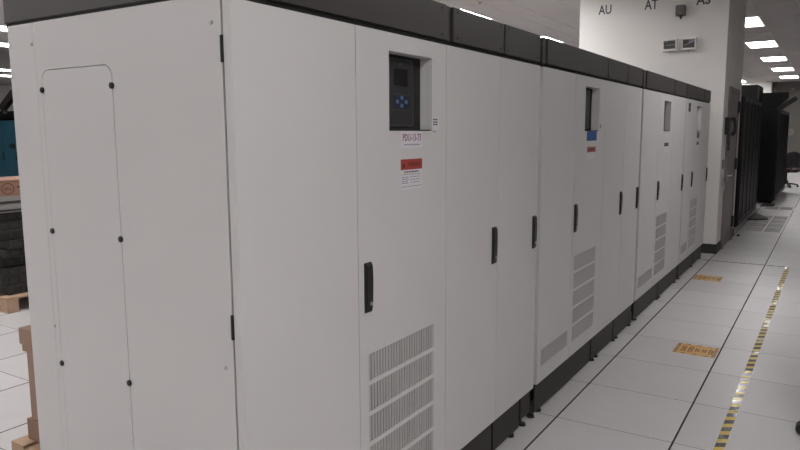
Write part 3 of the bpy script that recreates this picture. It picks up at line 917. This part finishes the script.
# ------------------------------------------------------------------ office chairs
def office_chair(lab, loc, rz, seatm, arms=True):
    t = thing('office_chair', lab, 'chair', (0, 0, 0), 'black office chairs')
    MB().tube([(0, 0, 0.09), (0, 0, 0.42)], [0.03, 0.025], 10).build('column', M['chair'], t)
    b = MB()
    for k in range(5):
        a = 2 * PI * k / 5 + 0.3
        b.tube([(0, 0, 0.10), (0.16 * math.cos(a), 0.16 * math.sin(a), 0.095), (0.30 * math.cos(a), 0.30 * math.sin(a), 0.075)], [0.028, 0.022, 0.018], 8)
    b.build('star_base', M['chair'], t)
    for k in range(5):
        a = 2 * PI * k / 5 + 0.3
        ca, sa = math.cos(a), math.sin(a)
        q = MB()
        for s in (-1, 1):
            cx, cy = 0.30 * ca - s * 0.017 * sa, 0.30 * sa + s * 0.017 * ca
            q.tube([(cx + sa * 0.010 , cy - ca * 0.010, 0.03), (cx - sa * 0.010, cy + ca * 0.010, 0.03)], 0.03, 12)
        q.tube([(0.30 * ca, 0.30 * sa, 0.03), (0.30 * ca, 0.30 * sa, 0.08)], 0.012, 8)
        q.build('caster', M['black'], t)
    MB().box(-0.24, 0.24, -0.24, 0.24, 0.42, 0.51, 0.04).build('seat', seatm, t, True)
    back = MB(); n, mm = 6, 6
    vs = []; fs = []
    for lay in (0, 1):
        for i in range(n + 1):
            for j in range(mm + 1):
                u, v = i / n * 2 - 1, j / mm
                w = 0.225 * (1 - 0.25 * v ** 3)
                vs.append((u * w, 0.23 + 0.10 * v - 0.05 * (1 - u * u) * 0 + 0.05 * -abs(u) ** 2 + lay * 0.06, 0.56 + 0.46 * v - (0.06 * u * u if v > 0.9 else 0)))
    o = (n + 1) * (mm + 1)
    for i in range(n):
        for j in range(mm):
            a = i * (mm + 1) + j
            fs.append((a, a + 1, a + mm + 2, a + mm + 1)); fs.append((o + a, o + a + mm + 1, o + a + mm + 2, o + a + 1))
    for j in range(mm):
        fs.append((j, o + j, o + j + 1, j + 1)); a = n * (mm + 1) + j; fs.append((a, a + 1, o + a + 1, o + a))
    for i in range(n):
        a = i * (mm + 1); fs.append((a, a + mm + 1, o + a + mm + 1, o + a)); a += mm; fs.append((a, o + a, o + a + mm + 1, a + mm + 1))
    back.add(vs, fs).build('backrest', M['chair'], t, True)
    MB().tube([(0, 0.12, 0.43), (0, 0.30, 0.45), (0, 0.33, 0.62)], [0.02, 0.025, 0.02], 8).build('back_bracket', M['chair'], t)
    for s in ((-1, 1) if arms else ()):
        MB().tube([(s * 0.22, 0.02, 0.45), (s * 0.29, 0.02, 0.46), (s * 0.29, 0.02, 0.66)], 0.015, 8).build('arm_post', M['chair'], t)
        MB().box(s * 0.29 - 0.035, s * 0.29 + 0.035, -0.14, 0.14, 0.66, 0.69, 0.012).build('armrest', M['hand'], t)
    t.location = loc; t.rotation_euler = (0, 0, rz)
    WL[t.name] = Vector(loc)
    return t
office_chair('black office chair with dark red seat at the far end of the aisle', (0.12, 18.8, 0), -2.7, M['seat'])
office_chair('second black office chair half hidden behind the far racks', (-0.22, 20.6, 0), -2.9, M['seat'])
office_chair('chair of which one black caster shows at the right edge', (1.46, 0.47, 0), 0.34, M['chair'], False)

# ------------------------------------------------------------------ left background
def pallet(lab, x0, x1, y0, y1, q=1.0):
    t = thing('wooden_pallet', lab, 'pallet', ((x0 + x1) / 2, (y0 + y1) / 2, 0))
    n = 6; w = (x1 - x0) / (n + (n - 1) * 0.35)
    for k in range(n):                              # deck boards run along y
        a = x0 + k * w * 1.35
        MB().box(a, a + w, y0, y1, 0.118 * q, 0.138 * q, 0.002).build('deck_board', M['wood'], t)
    for yy in (y0, (y0 + y1) / 2 - 0.05, y1 - 0.10):
        MB().box(x0, x1, yy, yy + 0.10, 0.098 * q, 0.118 * q, 0.002).build('stringer_board', M['wood'], t)
        for xx in (x0, (x0 + x1) / 2 - 0.06, x1 - 0.12):
            MB().box(xx, xx + 0.12, yy, yy + 0.10, 0.018 * q, 0.098 * q, 0.002).build('block', M['wood'], t)
        MB().box(x0, x1, yy, yy + 0.10, 0.0 * q, 0.018 * q, 0.002).build('bottom_board', M['wood'], t)
    return t
pallet('wooden pallet under the stack of dark equipment at the left edge', -6.0, -4.88, -0.38, 0.79)
rr = random.Random(11)
z = 0.138
names = ['lowest', 'second', 'third', 'fourth', 'fifth', 'sixth', 'seventh', 'eighth', 'topmost']
for k in range(9):
    h = 0.087 + rr.uniform(-0.014, 0.014)
    dx, dy = rr.uniform(-0.09, 0.03), rr.uniform(0.0, 0.10)
    x0, x1, y0, y1 = -5.62 + dx, -4.95 + dx, -0.40 + dy, 0.25 + dy
    t = thing('network_switch', 'dark rack-mount unit in the stack on the pallet, %s%s' % (names[k], '' if k in (0, 8) else ' from the bottom'), 'equipment', ((x0 + x1) / 2, (y0 + y1) / 2, z), 'stacked rack-mount units')
    MB().box(x0, x1, y0, y1, z, z + h, 0.004).build('case', M['gear'] if k % 3 else M['gear2'], t)
    p = MB()
    for q in range(6):
        a = y0 + 0.05 + q * 0.095
        p.box(x1, x1 + 0.004, a, a + 0.07, z + 0.018, z + h - 0.018)
    p.build('port_block', M['gear2'] if k % 3 else M['gear'], t)
    p = MB()
    for q in range(5):
        a = x0 + 0.05 + q * 0.12
        p.box(a, a + 0.09, y0 - 0.004, y0, z + 0.018, z + h - 0.018)
    p.build('vent', M['gear2'], t)
    MB().box(x1, x1 + 0.006, y0 + 0.005, y0 + 0.03, z + 0.01, z + h - 0.01).build('rack_ear', M['gear2'], t)
    z += h + 0.0005
ztop = z
for k in range(2):
    h = 0.073
    t = thing('grey_unit', 'flat grey unit under the tan carton on the dark stack, %s one' % ('lower', 'upper')[k], 'equipment', (-5.3, -0.15, ztop + k * 0.0735), 'flat grey units')
    MB().box(-5.64, -4.99, -0.50 + 0.03 * k, 0.12, ztop + k * 0.0735, ztop + k * 0.0735 + h, 0.004).build('case', M['gear3'], t)
    MB().box(-4.99, -4.986, -0.4, 0.05, ztop + k * 0.0735 + 0.012, ztop + k * 0.0735 + 0.03).build('front_strip', M['gear2'], t)
zb = ztop + 0.1475
BX = -4.995
t = thing('shipping_carton', 'tan carton with a round logo lying on the grey units', 'box', (-5.3, -0.2, zb))
MB().box(-5.55, BX, -0.62, 0.20, zb, zb + 0.142, 0.004).build('carton', M['card_box'], t)
MB().box(BX, BX + 0.0006, -0.62, 0.20, zb + 0.124, zb + 0.128).build('lid_seam', M['card_dark'], t)
ly, lz = -0.235, zb + 0.066
ring_o = [(ly + 0.058 * math.cos(a), lz + 0.050 * math.sin(a)) for a in [2 * PI * k / 28 for k in range(28)]]
ring_i = [(ly + 0.051 * math.cos(a), lz + 0.043 * math.sin(a)) for a in [2 * PI * k / 28 for k in range(28)]]
outline_plate(ring_o, [ring_i], 0, BX, BX + 0.0008).build('logo_ring', M['card_dark'], t)
text('DELL', 'lettering', t, M['card_dark'], (BX + 0.0008, ly, lz), 0.078, 0.026, '+x')
MB().box(BX, BX + 0.001, -0.150, -0.130, zb + 0.07, zb + 0.085).build('hand_hole', M['black'], t)

# blue cabinet, dark cabinet top and brace in the far left background
t = thing('blue_cabinet', 'tall blue-doored cabinet far behind the equipment stack', 'cabinet', (-14.9, 5.0, 0))
MB().box(-16.2, -13.9, 5.03, 5.8, 0, 1.95, 0.004).build('body', M['rack'], t)
for xa, xb in ((-16.1, -15.46), (-15.44, -14.83), (-14.79, -14.3), (-14.28, -13.95)):
    d = MB().box(xa, xb, 5.0, 5.03, 0.05, 1.90, 0.004).build('door', M['teal'], t)
    MB().box(xb - 0.06, xb - 0.035, 4.98, 5.0, 1.0, 1.2).build('handle', M['black'], d)
MB().box(-16.2, -13.9, 4.98, 5.8, 1.95, 2.05, 0.004).build('cap', M['rack'], t)
MB().box(-14.62, -14.40, 4.985, 5.0, 1.28, 1.38).build('plate_and_glint', M['black'], t)
t = thing('diagonal_brace', 'grey diagonal brace above the blue cabinet at the left edge', 'brace', (-14.7, 5.4, 2.05))
MB().box(-15.6, -14.0, 5.3, 5.42, 2.53, 2.69, 0.004, ((-14.8, 5.36, 2.61), 'Y', -0.55)).build('beam', M['gear2'], t)
MB().box(-15.44, -15.36, 5.31, 5.41, 2.05, 2.17, 0.004).build('mount', M['gear2'], t)
# dark equipment row behind
t = thing('dark_cabinet_row', 'long dark cabinet under the brace in the far left background', 'cabinet', (-15.6, 6.5, 0))
MB().box(-19.0, -13.0, 6.4, 7.3, 0, 2.2, 0.01).build('body', M['rack'], t)
MB().box(-19.0, -13.0, 6.38, 6.4, 0.1, 2.1, 0.004).build('door', M['rack_rail'], t)

# carton with a lid on a pallet behind the first cabinet
pallet('small wooden pallet under the cardboard carton behind the first cabinet', -2.07, -1.25, -1.87, -1.0, 0.725)
t = thing('lidded_carton', 'cardboard carton with an overhanging lid behind the left side of the first cabinet', 'box', (-1.62, -1.45, 0.1))
MB().box(-2.000, -1.32, -1.800, -1.15, 0.102, 0.64, 0.003).build('body', M['card_pale'], t)
ld = MB().box(-2.035, -1.27, -1.812, -1.10, 0.575, 0.655, 0.004); ld.box(-2.024, -1.29, -1.806, -1.12, 0.54, 0.575, 0.002)
ld.build('lid', M['card'], t)
MB().box(-2.022, -1.285, -1.812, -1.12, 0.1005, 0.205, 0.003).build('tray', M['card_tray'], t)
